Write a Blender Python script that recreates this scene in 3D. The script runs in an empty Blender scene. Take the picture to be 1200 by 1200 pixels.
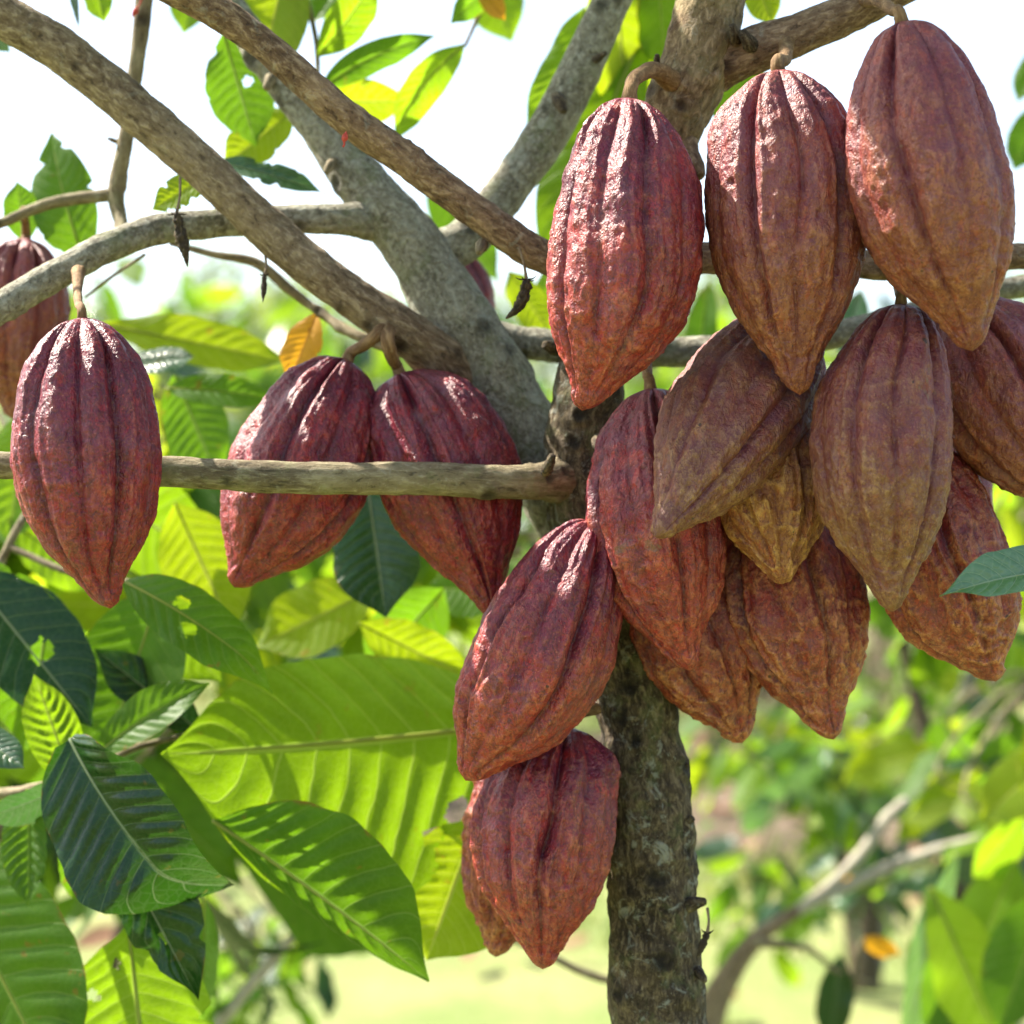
import bpy, math, random
import numpy as np
from mathutils import Vector, Matrix
random.seed(7)
scn = bpy.context.scene
C = scn.collection
PI = math.pi

# ------------------------------------------------------------------ camera, sky, sun, exposure
K = 4.444e-4                       # metres across one photo pixel per metre of distance
CAMZ = 1.30
cam = bpy.data.objects.new('camera', bpy.data.cameras.new('camera'))
C.objects.link(cam)
cam.location = (0, 0, CAMZ)
cam.rotation_euler = (math.radians(90), 0, 0)
cam.data.sensor_width = 36
cam.data.lens = 36 / (K * 1200)
cam.data.clip_start = .05
cam.data.clip_end = 2000
cam.data.dof.use_dof = True
cam.data.dof.focus_distance = 1.155
cam.data.dof.aperture_fstop = 5.2
cam.data.dof.aperture_blades = 9
scn.camera = cam
SUN = Vector((-.60, .27, .75)).normalized()        # direction towards the sun
elev = math.asin(SUN.z)
world = bpy.data.worlds.new('World'); scn.world = world
world.use_nodes = True
wn = world.node_tree.nodes; wl = world.node_tree.links
wn.clear()
wo = wn.new('ShaderNodeOutputWorld'); wb = wn.new('ShaderNodeBackground')
sk = wn.new('ShaderNodeTexSky'); sk.sky_type = 'NISHITA'; sk.sun_disc = False
sk.sun_elevation = elev; sk.sun_rotation = math.atan2(SUN.x, SUN.y)
sk.air_density = 1.0; sk.dust_density = 2.0; sk.ozone_density = 1.0
hs = wn.new('ShaderNodeHueSaturation'); hs.inputs['Saturation'].default_value = .85
wl.new(sk.outputs[0], hs.inputs['Color']); wl.new(hs.outputs[0], wb.inputs[0]); wl.new(wb.outputs[0], wo.inputs[0])
wb.inputs[1].default_value = .105
sun = bpy.data.objects.new('sun', bpy.data.lights.new('sun', 'SUN'))
C.objects.link(sun)
sun.data.energy = 5.0; sun.data.angle = math.radians(.53); sun.data.color = (1, .93, .8)
sun.rotation_euler = SUN.to_track_quat('Z', 'Y').to_euler()
sun.location = (-3, 2, 5)
scn.view_settings.view_transform = 'Standard'; scn.view_settings.look = 'None'
scn.view_settings.gamma = 1; scn.view_settings.use_curve_mapping = False
scn.view_settings.exposure = 1.92
scn.render.engine = 'CYCLES'
scn.cycles.max_bounces = 8; scn.cycles.transparent_max_bounces = 8
scn.cycles.diffuse_bounces = 4

# ------------------------------------------------------------------ helpers
def at(px, py, Y):
    return np.array([(px - 600) * K * Y, Y, CAMZ - (py - 600) * K * Y])

_tab = {}
def vnoise(P, seed=0):
    if seed not in _tab:
        _tab[seed] = np.random.RandomState(seed + 11).rand(4096)
    T = _tab[seed]
    i = np.floor(P).astype(np.int64); f = P - i; f = f * f * (3 - 2 * f)
    def h(a, b, c): return T[((a * 73856093) ^ (b * 19349663) ^ (c * 83492791)) & 4095]
    x, y, z = i[..., 0], i[..., 1], i[..., 2]; fx, fy, fz = f[..., 0], f[..., 1], f[..., 2]
    def L(a, b, t): return a + (b - a) * t
    return L(L(L(h(x, y, z), h(x + 1, y, z), fx), L(h(x, y + 1, z), h(x + 1, y + 1, z), fx), fy),
             L(L(h(x, y, z + 1), h(x + 1, y, z + 1), fx), L(h(x, y + 1, z + 1), h(x + 1, y + 1, z + 1), fx), fy), fz) * 2 - 1
def fbm(P, o=3, seed=0):
    s = 0; a = 1; t = 0
    for k in range(o):
        s = s + a * vnoise(P * 2 ** k + 17.3 * k, seed + k); t += a; a *= .5
    return s / t

ORIG = {}
def place(o, origin, parent):
    origin = Vector(origin)
    ORIG[o.name] = origin
    o.location = origin - (ORIG[parent.name] if parent else Vector((0, 0, 0)))
    if parent: o.parent = parent
def empty(name, loc, label, cat, group=None):
    o = bpy.data.objects.new(name, None); C.objects.link(o); o.empty_display_size = .05
    place(o, loc, None)
    o['label'] = label; o['category'] = cat
    if group: o['group'] = group
    return o
def mesh(name, V, F, m, parent=None, origin=None, attrs=None, uv=None, smooth=True):
    V = np.asarray(V, float)
    if origin is None: origin = ORIG[parent.name] if parent else (0, 0, 0)
    me = bpy.data.meshes.new(name)
    me.from_pydata((V - np.array(origin)).tolist(), [], F.tolist() if hasattr(F, 'tolist') else F)
    if attrs:
        for k, a in attrs.items():
            if a.ndim == 2:
                A = me.attributes.new(k, 'FLOAT_VECTOR', 'POINT'); A.data.foreach_set('vector', a.astype(np.float32).ravel())
            else:
                A = me.attributes.new(k, 'FLOAT', 'POINT'); A.data.foreach_set('value', a.astype(np.float32))
    if smooth: me.polygons.foreach_set('use_smooth', [True] * len(me.polygons))
    me.materials.append(m); me.update()
    o = bpy.data.objects.new(name, me); C.objects.link(o)
    place(o, origin, parent)
    return o
def grid_faces(nr, nc, wrap):
    r = np.arange(nr - 1)[:, None]; c = np.arange(nc if wrap else nc - 1)[None, :]
    c2 = (c + 1) % nc
    return np.stack([r * nc + c, r * nc + c2, (r + 1) * nc + c2, (r + 1) * nc + c], -1).reshape(-1, 4)

# ------------------------------------------------------------------ materials
class NT:
    def __init__(s, name):
        s.m = bpy.data.materials.new(name); s.m.use_nodes = True
        s.t = s.m.node_tree; s.t.nodes.clear()
        s.out = s.t.nodes.new('ShaderNodeOutputMaterial')
    def n(s, typ, **kw):
        o = s.t.nodes.new(typ)
        for k, v in kw.items():
            if k.startswith('i_'):
                key = k[2:].replace('_', ' ')
                s.link(v, o.inputs[int(key) if key.isdigit() else key])
            else: setattr(o, k, v)
        return o
    def link(s, v, inp):
        if isinstance(v, bpy.types.NodeSocket): s.t.links.new(v, inp)
        else: inp.default_value = v
    def math(s, op, a, b=None, clamp=False):
        o = s.t.nodes.new('ShaderNodeMath'); o.operation = op; o.use_clamp = clamp
        s.link(a, o.inputs[0])
        if b is not None: s.link(b, o.inputs[1])
        return o.outputs[0]
    def mix(s, f, a, b, typ='MIX'):
        o = s.t.nodes.new('ShaderNodeMix'); o.data_type = 'RGBA'; o.blend_type = typ
        s.link(f, o.inputs[0])
        for v, i in ((a, 6), (b, 7)):
            s.link(v if isinstance(v, bpy.types.NodeSocket) else (*v, 1), o.inputs[i])
        return o.outputs[2]
    def step(s, v, a, b):
        o = s.t.nodes.new('ShaderNodeMapRange'); o.interpolation_type = 'SMOOTHSTEP'
        s.link(v, o.inputs[0]); o.inputs[1].default_value = a; o.inputs[2].default_value = b
        return o.outputs[0]
    def noise(s, vec, scale, detail=3, rough=.5, dist=0):
        o = s.t.nodes.new('ShaderNodeTexNoise'); s.link(vec, o.inputs['Vector'])
        o.inputs['Scale'].default_value = scale; o.inputs['Detail'].default_value = detail
        o.inputs['Roughness'].default_value = rough; o.inputs['Distortion'].default_value = dist
        return o.outputs['Fac']
    def attr(s, name, out='Fac'):
        o = s.t.nodes.new('ShaderNodeAttribute'); o.attribute_name = name
        return o.outputs[out]
    def bump(s, h, strength, dist, normal=None):
        o = s.t.nodes.new('ShaderNodeBump'); s.link(h, o.inputs['Height'])
        o.inputs['Strength'].default_value = strength; o.inputs['Distance'].default_value = dist
        if normal: s.link(normal, o.inputs['Normal'])
        return o.outputs[0]

def pod_mat(name, top, low, ochre, dark, och=.6, gl=.42):
    t = NT(name)
    rnd = t.n('ShaderNodeObjectInfo').outputs['Random']
    off = t.math('MULTIPLY', rnd, 37.0)
    tc = t.n('ShaderNodeVectorMath', operation='ADD', i_0=t.n('ShaderNodeTexCoord').outputs['Object'], i_1=t.n('ShaderNodeCombineXYZ', i_0=off, i_1=off, i_2=off).outputs[0]).outputs[0]
    along = t.attr('along'); groove = t.attr('groove'); crest = t.attr('crest'); wart = t.attr('wart')
    st = t.n('ShaderNodeMapping', i_Vector=tc, i_Scale=(1, 1, .45)).outputs[0]
    n1 = t.noise(tc, 26, 4, .6); n2 = t.noise(tc, 700, 2, .7); n3 = t.noise(st, 120, 4, .65, .4); n4 = t.noise(tc, 260, 3, .7)
    f = t.step(t.math('ADD', along, t.math('MULTIPLY', t.math('SUBTRACT', n1, .5), 1.2)), .15, .85)
    col = t.mix(f, top, low)
    blot = t.step(n3, .53, .62)
    col = t.mix(t.math('MULTIPLY', blot, .55), col, tuple(min(1, c * k) for c, k in zip(low, (1.35, .75, .8))))
    col = t.mix(t.math('MULTIPLY', t.step(n3, .48, .3), .6), col, tuple(c * .55 for c in top))
    o1 = t.math('ADD', t.math('MULTIPLY', crest, .55), t.math('MULTIPLY', t.math('SUBTRACT', wart, .3), .9))
    o1 = t.math('MULTIPLY', o1, t.math('ADD', .35, t.math('MULTIPLY', along, 1.1)))
    o1 = t.math('MULTIPLY', o1, t.step(n4, .34, .72))
    o1 = t.math('MULTIPLY', t.math('MAXIMUM', o1, 0.0), och * 1.5, True)
    col = t.mix(o1, col, ochre)
    col = t.mix(t.math('MULTIPLY', groove, .62), col, dark)
    sp = t.step(n2, .60, .70)
    col = t.mix(t.math('MULTIPLY', sp, .22), col, tuple(min(1, c * 1.25 + .10) for c in ochre))
    col = t.mix(t.math('MULTIPLY', t.step(n2, .42, .30), .5), col, tuple(c * .4 for c in dark))
    col = t.mix(t.math('MULTIPLY', t.math('MULTIPLY', t.attr('fold'), t.step(n4, .3, .6)), och * .9, True), col, ochre)
    ret = t.math('ABSOLUTE', t.math('SUBTRACT', t.noise(st, 150, 4, .65, 1.0), .5))
    col = t.mix(t.math('MULTIPLY', t.step(ret, .045, .0), .6), col, dark)  # fine dark lines put the shading of skin wrinkles into the colour
    pur = t.step(t.noise(tc, 60, 5, .7), .50, .62)
    col = t.mix(t.math('MULTIPLY', pur, .3), col, tuple(c * k for c, k in zip(top, (.75, .7, 1.25))))
    # scars, grey bloom
    sc = t.step(t.noise(tc, 75, 3, .7, 1.5), .66, .72)
    col = t.mix(t.math('MULTIPLY', sc, .35), col, (.19, .09, .05))
    bl = t.math('MULTIPLY', t.step(t.noise(tc, 45, 3, .6), .5, .75), .2)
    col = t.mix(bl, col, (.17, .085, .15))
    h = t.math('ADD', t.math('MULTIPLY', n4, 1.0), t.math('MULTIPLY', t.noise(tc, 420, 3, .6), .45))
    h = t.math('ADD', h, t.math('MULTIPLY', t.math('ABSOLUTE', t.math('SUBTRACT', t.noise(st, 190, 3, .6, 1.2), .5)), -1.6))
    big = t.step(t.noise(tc, 22, 4, .75, 1.0), .665, .70)
    col = t.mix(t.math('MULTIPLY', big, .6), col, (.16, .085, .045))
    bs = t.step(t.noise(tc, 130, 2, .5), .735, .76)
    col = t.mix(t.math('MULTIPLY', bs, .8), col, (.018, .008, .006))
    nor = t.bump(h, .85, .0016)
    p = t.n('ShaderNodeBsdfPrincipled', i_Base_Color=col, i_Normal=nor)
    t.link(t.math('ADD', gl - .08, t.math('MULTIPLY', n3, .25)), p.inputs['Roughness'])
    p.inputs['Specular IOR Level'].default_value = .5
    t.t.links.new(p.outputs[0], t.out.inputs[0])
    return t.m

POD = {
 'red':    pod_mat('pod_skin_red', (0.1480, 0.0080, 0.0272), (0.2752, 0.0215, 0.0155), (0.6270, 0.2090, 0.0950), (0.0330, 0.0011, 0.0083), .40, .38),
 'wine':   pod_mat('pod_skin_wine', (0.1240, 0.0048, 0.0224), (0.2279, 0.0103, 0.0138), (0.5890, 0.1710, 0.0950), (0.0225, 0.0008, 0.0067), .34, .36),
 'brown':  pod_mat('pod_skin_brown', (0.1720, 0.0272, 0.0320), (0.2150, 0.0568, 0.0241), (0.5130, 0.2185, 0.0950), (0.0863, 0.0045, 0.0180), .38, .42),
 'olive':  pod_mat('pod_skin_olive', (0.1640, 0.0264, 0.0272), (0.1720, 0.0636, 0.0241), (0.4750, 0.2660, 0.1045), (0.0900, 0.0053, 0.0180), .44, .44),
 'ochre':  pod_mat('pod_skin_ochre', (0.1920, 0.0400, 0.0160), (0.2494, 0.0817, 0.0198), (0.5510, 0.2850, 0.0855), (0.0900, 0.0097, 0.0075), .56, .46),
 'rust':   pod_mat('pod_skin_rust', (0.1760, 0.0128, 0.0128), (0.2322, 0.0344, 0.0155), (0.6080, 0.2565, 0.0950), (0.0413, 0.0023, 0.0067), .50, .40),
}

def bark_mat(name, base, light, dark, lichen=.3, green=.0, crack=.5, sz=.3):
    t = NT(name)
    tc = t.attr('tube', 'Vector')
    st = t.n('ShaderNodeMapping', i_Vector=tc, i_Scale=(1, 1, sz)).outputs[0]
    n1 = t.noise(tc, 30, 4, .6); n2 = t.noise(st, 260, 5, .7, .5); n3 = t.noise(tc, 75, 5, .72, .8); n4 = t.noise(tc, 500, 3, .7)
    ring = t.noise(t.n('ShaderNodeMapping', i_Vector=tc, i_Scale=(.25, .25, 1)).outputs[0], 420, 3, .6)
    col = t.mix(t.step(n1, .3, .7), dark, base)
    col = t.mix(t.math('MULTIPLY', t.step(n2, .45, .68), .8), col, light)
    col = t.mix(t.math('MULTIPLY', t.step(n2, .44, .34), .75), col, tuple(c * .32 for c in dark))
    col = t.mix(t.math('MULTIPLY', t.step(ring, .62, .72), .35), col, tuple(c * .4 for c in dark))
    col = t.mix(t.math('MULTIPLY', t.step(n3, .60 - lichen * .12, .66), lichen), col, (.36, .37, .31))
    if green: col = t.mix(t.math('MULTIPLY', t.step(t.noise(tc, 48, 4, .7), .52, .62), green), col, (.12, .15, .045))
    col = t.mix(t.math('MULTIPLY', t.step(n4, .6, .72), .35), col, (.42, .36, .26))
    col = t.mix(t.attr('knot'), col, tuple(c * .25 for c in dark))
    h = t.math('ADD', t.math('MULTIPLY', n2, 1.0), t.math('ADD', t.math('MULTIPLY', n3, .7), t.math('MULTIPLY', n4, .3)))
    p = t.n('ShaderNodeBsdfPrincipled', i_Base_Color=col, i_Normal=t.bump(h, crack, .003))
    p.inputs['Roughness'].default_value = .82; p.inputs['Specular IOR Level'].default_value = .3
    t.t.links.new(p.outputs[0], t.out.inputs[0])
    return t.m
BARK = {
 'tan':   bark_mat('bark_tan', (.235, .17, .105), (.42, .33, .22), (.13, .085, .050), .15, 0, 1, .45),
 'warm':  bark_mat('bark_warm', (.22, .135, .078), (.42, .29, .175), (.11, .060, .032), .25, 0, 1, .45),
 'grey':  bark_mat('bark_grey', (.235, .215, .16), (.42, .40, .32), (.13, .115, .08), .6, .3, .9, .85),
 'upper': bark_mat('bark_upper', (.20, .15, .075), (.38, .27, .155), (.10, .052, .026), .2, .15, 1, .5),
 'trunk': bark_mat('bark_trunk', (.070, .047, .025), (.22, .165, .095), (.020, .012, .007), .5, .22, 1, .5),  # pale mottle colour raised to paint sunlit patches among the lichen
 'stalk': bark_mat('stalk_skin', (.20, .115, .05), (.33, .21, .10), (.11, .055, .022), .1, 0, .4),
 'twig':  bark_mat('twig_skin', (.20, .16, .09), (.32, .27, .17), (.11, .08, .045), .2, .2, .5),
 'pale':  bark_mat('bark_pale', (.42, .38, .30), (.52, .48, .4), (.26, .22, .17), .5, 0, .5),
 'dead':  bark_mat('dried_skin', (.065, .045, .025), (.14, .10, .05), (.02, .014, .01), .1, 0, 1),
 'bud':   bark_mat('bud_skin', (.5, .07, .05), (.6, .16, .1), (.35, .04, .03), .0, 0, .2),
}

def leaf_mat(name, top, trans, vein, tf=.5, rough=.38, spots=.0, spot=(.25, .12, .02), nv=11., spec=.5):
    t = NT(name)
    u = t.attr('lu'); v = t.attr('lv')
    av = t.math('ABSOLUTE', v)
    s = t.math('MULTIPLY', t.math('SUBTRACT', u, t.math('MULTIPLY', t.math('POWER', av, 1.25), .17)), nv)
    tc = t.n('ShaderNodeTexCoord').outputs['Object']
    s = t.math('ADD', s, t.math('MULTIPLY', t.math('SUBTRACT', t.noise(tc, 14, 3, .5), .5), .9))
    fr = t.math('ABSOLUTE', t.math('SUBTRACT', t.math('FRACT', s), .5))
    lat = t.math('SUBTRACT', 1.0, t.step(fr, .010, .045))
    mid = t.math('SUBTRACT', 1.0, t.step(av, .018, .05))
    tc = t.n('ShaderNodeTexCoord').outputs['Object']
    n1 = t.noise(tc, 16, 4, .6); n2 = t.noise(tc, 180, 3, .65)
    net = t.n('ShaderNodeTexVoronoi', i_Vector=tc, feature='DISTANCE_TO_EDGE'); net.inputs['Scale'].default_value = 150
    nete = t.math('SUBTRACT', 1.0, t.step(net.outputs[0], .0, .12))
    ve = t.math('MAXIMUM', t.math('MULTIPLY', lat, .7), t.math('MAXIMUM', t.math('MULTIPLY', mid, .95), t.math('MULTIPLY', nete, .14)))
    var = t.math('ADD', .65, t.math('MULTIPLY', n1, .7))
    c1 = t.mix(ve, t.mix(1.0, top, t.n('ShaderNodeCombineColor', i_0=var, i_1=var, i_2=var).outputs[0], 'MULTIPLY'), vein)
    c2 = t.mix(t.math('MULTIPLY', ve, .7), t.mix(t.step(n1, .3, .75), tuple(c * .72 for c in trans), trans), tuple(min(1, c * 1.25 + .10) for c in vein))
    if spots:
        sp = t.math('MULTIPLY', t.step(t.noise(tc, 60, 3, .6), .66, .71), spots)
        c1 = t.mix(sp, c1, spot); c2 = t.mix(sp, c2, spot)
    if spots:
        eb = t.math('MULTIPLY', t.step(t.math('ADD', av, t.math('MULTIPLY', t.noise(tc, 22, 4, .7), .55)), 1.27, 1.36), .8)
        c1 = t.mix(eb, c1, spot); c2 = t.mix(eb, c2, tuple(c * .8 for c in spot))
    h = t.math('SUBTRACT', t.math('MULTIPLY', n2, .25), t.math('MULTIPLY', ve, .7))
    nor = t.bump(h, .4, .002)
    p = t.n('ShaderNodeBsdfPrincipled', i_Base_Color=c1, i_Normal=nor)
    p.inputs['Roughness'].default_value = rough; p.inputs['Specular IOR Level'].default_value = spec
    tr = t.n('ShaderNodeBsdfTranslucent', i_Color=c2, i_Normal=nor)
    mx = t.n('ShaderNodeMixShader', i_0=tf, i_1=p.outputs[0], i_2=tr.outputs[0])
    t.t.links.new(mx.outputs[0], t.out.inputs[0])
    return t.m
LEAF = {
 'green':  leaf_mat('leaf_green', (.036, .090, .006), (.17, .36, .006), (.14, .22, .02), .50, .5, .5, spec=.3),
 'bright': leaf_mat('leaf_bright', (.055, .125, .006), (.30, .50, .006), (.24, .32, .02), .55, .5, .3, spec=.3),
 'yellow': leaf_mat('leaf_yellow_green', (.085, .145, .006), (.43, .56, .006), (.34, .36, .03), .55, .5, .6, (.4, .2, .03), spec=.3),
 'dark':   leaf_mat('leaf_dark', (.008, .036, .006), (.03, .11, .004), (.07, .12, .03), .28, .27, .2, spec=.4),
 'blue':   leaf_mat('leaf_glossy', (.022, .062, .030), (.07, .18, .03), (.12, .17, .09), .30, .26, .2, spec=.85),  # bluish tint in the base imitates reflected sky, besides the real gloss
 'painted_sheen':  leaf_mat('leaf_painted_sheen', (.075, .17, .085), (.16, .34, .05), (.25, .34, .2), .30, .26, .1, spec=.9),  # pale blue-green base paints the reflected sky into the blade colour
 'gold':   leaf_mat('leaf_gold', (.50, .22, .010), (.80, .40, .01), (.40, .18, .02), .45, .5, .7, (.3, .08, .01)),
 'litter': leaf_mat('leaf_litter', (.24, .12, .06), (.3, .15, .06), (.18, .10, .05), .2, .7, .8, (.12, .06, .03)),
 'rib':    leaf_mat('leaf_midrib', (.26, .30, .03), (.55, .60, .03), (.3, .34, .05), .35, .45, 0),
 'darkrib': leaf_mat('leaf_midrib_pale', (.20, .25, .12), (.2, .3, .08), (.22, .27, .14), .25, .3, 0),
}

# ------------------------------------------------------------------ shape builders
def catmull(P, n):
    P = np.asarray(P, float); m = len(P)
    Q = np.vstack([2 * P[0] - P[1], P, 2 * P[-1] - P[-2]])
    out = []
    segn = max(2, n // (m - 1))
    for i in range(m - 1):
        p0, p1, p2, p3 = Q[i:i + 4]
        t = np.linspace(0, 1, segn, endpoint=(i == m - 2))[:, None]
        out.append(.5 * ((2 * p1) + (-p0 + p2) * t + (2 * p0 - 5 * p1 + 4 * p2 - p3) * t ** 2 + (-p0 + 3 * p1 - 3 * p2 + p3) * t ** 3))
    return np.vstack(out)

def tube_arrays(W4, ns=28, rough=.05, step=.004, knots=0, seed=1, lump=0.03, nmin=6, knot_r=.010, caps=True):
    """W4: list of (x,y,z,r) in metres"""
    W4 = np.asarray(W4, float)
    length = np.linalg.norm(np.diff(W4[:, :3], axis=0), axis=1).sum()
    S = catmull(W4, max(nmin, int(length / step)))
    if caps:
        d0 = S[0, :3] - S[1, :3]; d0 /= np.linalg.norm(d0) + 1e-9
        d1 = S[-1, :3] - S[-2, :3]; d1 /= np.linalg.norm(d1) + 1e-9
        r0, r1 = S[0, 3], S[-1, 3]
        a = [np.r_[S[0, :3] + d0 * r0 * h, r0 * q] for h, q in ((.35, .02), (.33, .5), (.2, .85))]
        b = [np.r_[S[-1, :3] + d1 * r1 * h, r1 * q] for h, q in ((.2, .85), (.33, .5), (.35, .02))]
        S = np.vstack([a, S, b])
    P = S[:, :3]; R = S[:, 3]
    T = np.gradient(P, axis=0); T /= np.linalg.norm(T, axis=1)[:, None] + 1e-12
    if caps:
        T[:3] = T[3]; T[-3:] = T[-4]
    N = np.zeros_like(P); ref = np.array([0, 0, 1.]) if abs(T[0, 2]) < .9 else np.array([1., 0, 0])
    n = np.cross(T[0], ref); n /= np.linalg.norm(n)
    for i in range(len(P)):
        n = n - T[i] * n.dot(T[i]); n /= np.linalg.norm(n); N[i] = n
    B = np.cross(T, N)
    th = np.arange(ns) / ns * 2 * PI
    dirs = N[:, None] * np.cos(th)[None, :, None] + B[:, None] * np.sin(th)[None, :, None]
    s = np.r_[0, np.cumsum(np.linalg.norm(np.diff(P, axis=0), axis=1))]
    base = P[:, None] + dirs * R[:, None, None]
    rr = R[:, None] * (1 + lump * 2 * fbm(base / (np.median(R) * 2.2), 2, seed) + rough * fbm(base / (np.median(R) * .5), 3, seed + 5))
    kn = np.zeros_like(rr)
    rng = random.Random(seed)
    for k in range(knots):
        i = rng.randrange(2, len(P) - 2); j = rng.randrange(ns)
        c = base[i, j]; w = knot_r * rng.uniform(.5, 1.2)
        g = np.exp(-(np.linalg.norm(base - c, axis=2) / w) ** 2)
        ring = np.exp(-((np.linalg.norm(base - c, axis=2) - w) / (w * .5)) ** 2)
        rr = rr + w * .38 * ring * .8 - w * .1 * g
        kn = np.maximum(kn, np.clip(g * 1.15, 0, .85))
    V = P[:, None] + dirs * rr[..., None]
    tb = np.stack([np.cos(th)[None] * R[:, None], np.sin(th)[None] * R[:, None], np.repeat(s[:, None], ns, 1)], -1)
    return V.reshape(-1, 3), grid_faces(len(P), ns, True), {'tube': tb.reshape(-1, 3), 'knot': kn.ravel()}
def px4(pts):
    return [(*at(p[0], p[1], p[2]), p[3] * K * p[2]) for p in pts]
def tube(name, pts, m, parent, **kw):
    V, F, A = tube_arrays(px4(pts), **kw)
    return mesh(name, V, F, m, parent, attrs=A)

PROF_T = [0, .012, .035, .08, .15, .24, .36, .48, .60, .70, .79, .87, .92, .96, .985, 1]
PROF_R = [.0, .20, .36, .52, .71, .865, .97, 1.0, .95, .83, .64, .40, .265, .19, .125, 0]
def pod(label, top, tip, wpx, kind, stalk=None, roll=0., seed=1, crest=1., tipw=1., group='cacao pods hanging from the trunk and branches',
        bend=0., name='cacao_pod', hi=True, stalk_r=6.5, fat=0.0):
    T = at(*top); B = at(*tip)
    Ym = (top[2] + tip[2]) / 2
    R = wpx * K * Ym / 2 * .955
    root = empty(name, T, label, 'cacao pod', group)
    ax = B - T; L = np.linalg.norm(ax); ax /= L
    side = np.cross(ax, [0, -1., 0]); side /= np.linalg.norm(side); fr = np.cross(side, ax)
    rs = np.random.RandomState(seed)
    el = rs.uniform(-.05, .05); hook = rs.uniform(-.5, .5); belly = rs.uniform(-.06, .06)
    nt, nth = (190, 230) if hi else (70, 90)
    sp = np.linspace(0, 1, nt); tt = .6 * sp + .4 * (.5 - .5 * np.cos(PI * sp))
    pr = np.interp(np.linspace(0, 1, 400), PROF_T, PROF_R)
    pr = np.convolve(np.pad(pr, 8, mode='reflect', reflect_type='odd'), np.hanning(17) / np.hanning(17).sum(), 'valid')
    pr = np.clip(pr, 0, None)
    pr = pr * (1 + (tipw - 1) * np.clip((np.linspace(0, 1, 400) - .6) / .3, 0, 1))
    Rt = np.interp(np.clip(tt + belly * np.sin(PI * tt), 0, 1), np.linspace(0, 1, 400), pr) * R
    Rt[0] = Rt[-1] = R * .004
    th = np.arange(nth) / nth * 2 * PI
    t2, th2 = np.meshgrid(tt, th, indexing='ij')
    w = .17 * fbm(np.stack([np.cos(th2) * 1.2, np.sin(th2) * 1.2, t2 * 3.0], -1), 2, seed) + .09 * math.sin(seed) * (t2 - .5)
    q = (th2 + w + roll) / (2 * PI) * 10
    k = np.round(q); d = np.abs(q - k); even = (np.mod(k, 2) == 0)
    kk = np.mod(k, 10).astype(int)
    dep = np.where(even, rs.uniform(.085, .14, 10)[kk], rs.uniform(.02, .08, 10)[kk])
    wid = np.where(even, .088, .065)
    fade = np.clip(t2 / .03, 0, 1) * (1 - .5 * np.clip((t2 - .8) / .2, 0, 1))
    sh = 1 + 1.3 * np.exp(-((t2 - .1) / .12) ** 2)
    P3 = np.stack([np.cos(th2) * Rt[:, None], np.sin(th2) * Rt[:, None], -t2 * L], -1)
    gmod = .8 + 1.0 * fbm(P3 / .024, 2, seed + 3)
    g = np.exp(-(d / wid) ** 2)
    lump = fbm(P3 * np.array([1, 1, .7]) / .010, 2, seed + 1)
    cr = np.exp(-((.5 - d) / .17) ** 2) * (.75 + .9 * lump)
    dw = d + .05 * fbm(P3 * np.array([1, 1, .6]) / .012, 2, seed + 12)
    edge = np.exp(-((dw - .26) / .055) ** 2) * np.where(even, 1, .45) * np.clip(.75 + 1.1 * fbm(P3 * np.array([1, 1, .5]) / .012, 2, seed + 2), 0, 2)
    dent = np.clip(fbm(P3 / .016, 2, seed + 15) - .25, 0, 1)
    swell = .5 - .5 * np.cos(2 * PI * np.clip(d, 0, .5))
    # warts: creased, cell-like knobbles that grow towards the tip
    rw = 1 - 2.2 * np.abs(fbm(P3 * np.array([1, 1, .75]) / .0068, 2, seed + 4))
    rw2 = 1 - 2.0 * np.abs(vnoise(P3 / .0033, seed + 8))
    cpl = np.clip(1 - 3.2 * np.abs(fbm(P3 * np.array([1, 1, .55]) / .0088, 2, seed + 20)), 0, 1) ** 1.5 * np.clip(.25 + 1.1 * t2 + .5 * vnoise(P3 / .02, seed + 22), 0, 1.3) * (1.2 if kind in ('rust', 'ochre') else .45 if kind == 'wine' else .65)
    broad = fbm(P3 / .028, 2, seed + 6)
    rad = Rt[:, None] * (1 + fade * sh * (-dep * g * gmod + .036 * crest * cr + .056 * crest * edge + .046 * swell - .07 * dent + el * np.cos(2 * th2)) + .042 * broad)
    rad = rad + (.00060 * rw * (.6 + .8 * t2) + .00034 * rw2 + .0014 * cpl) * np.clip(Rt[:, None] / (R * .25), 0, 1)
    a = np.sin(PI * t2) * bend * L + hook * R * .5 * np.clip(t2 - .8, 0, 1) ** 2 * 12
    cx = np.cos(th2) * rad; cy = np.sin(th2) * rad
    # flattened shoulders / lobed top
    zz = t2 * L + np.clip(.06 - t2, 0, 1) * R * (.9 * g * even + .15)
    V = T + side * (cx + a)[..., None] + fr * cy[..., None] + ax * zz[..., None]
    att = {'along': t2.ravel(), 'groove': np.clip(g * fade * np.where(even, 1, .5), 0, 1).ravel(),
           'crest': np.clip((cr * .6 + edge * 1.1) * fade, 0, 1.4).ravel(), 'wart': np.clip(.5 * rw + .2 * rw2 + .25 * lump, -.5, 1).ravel(), 'fold': cpl.ravel()}
    V = V.reshape(-1, 3)
    mesh('husk', V, grid_faces(nt, nth, True), POD[kind], root, attrs=att)
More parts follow.
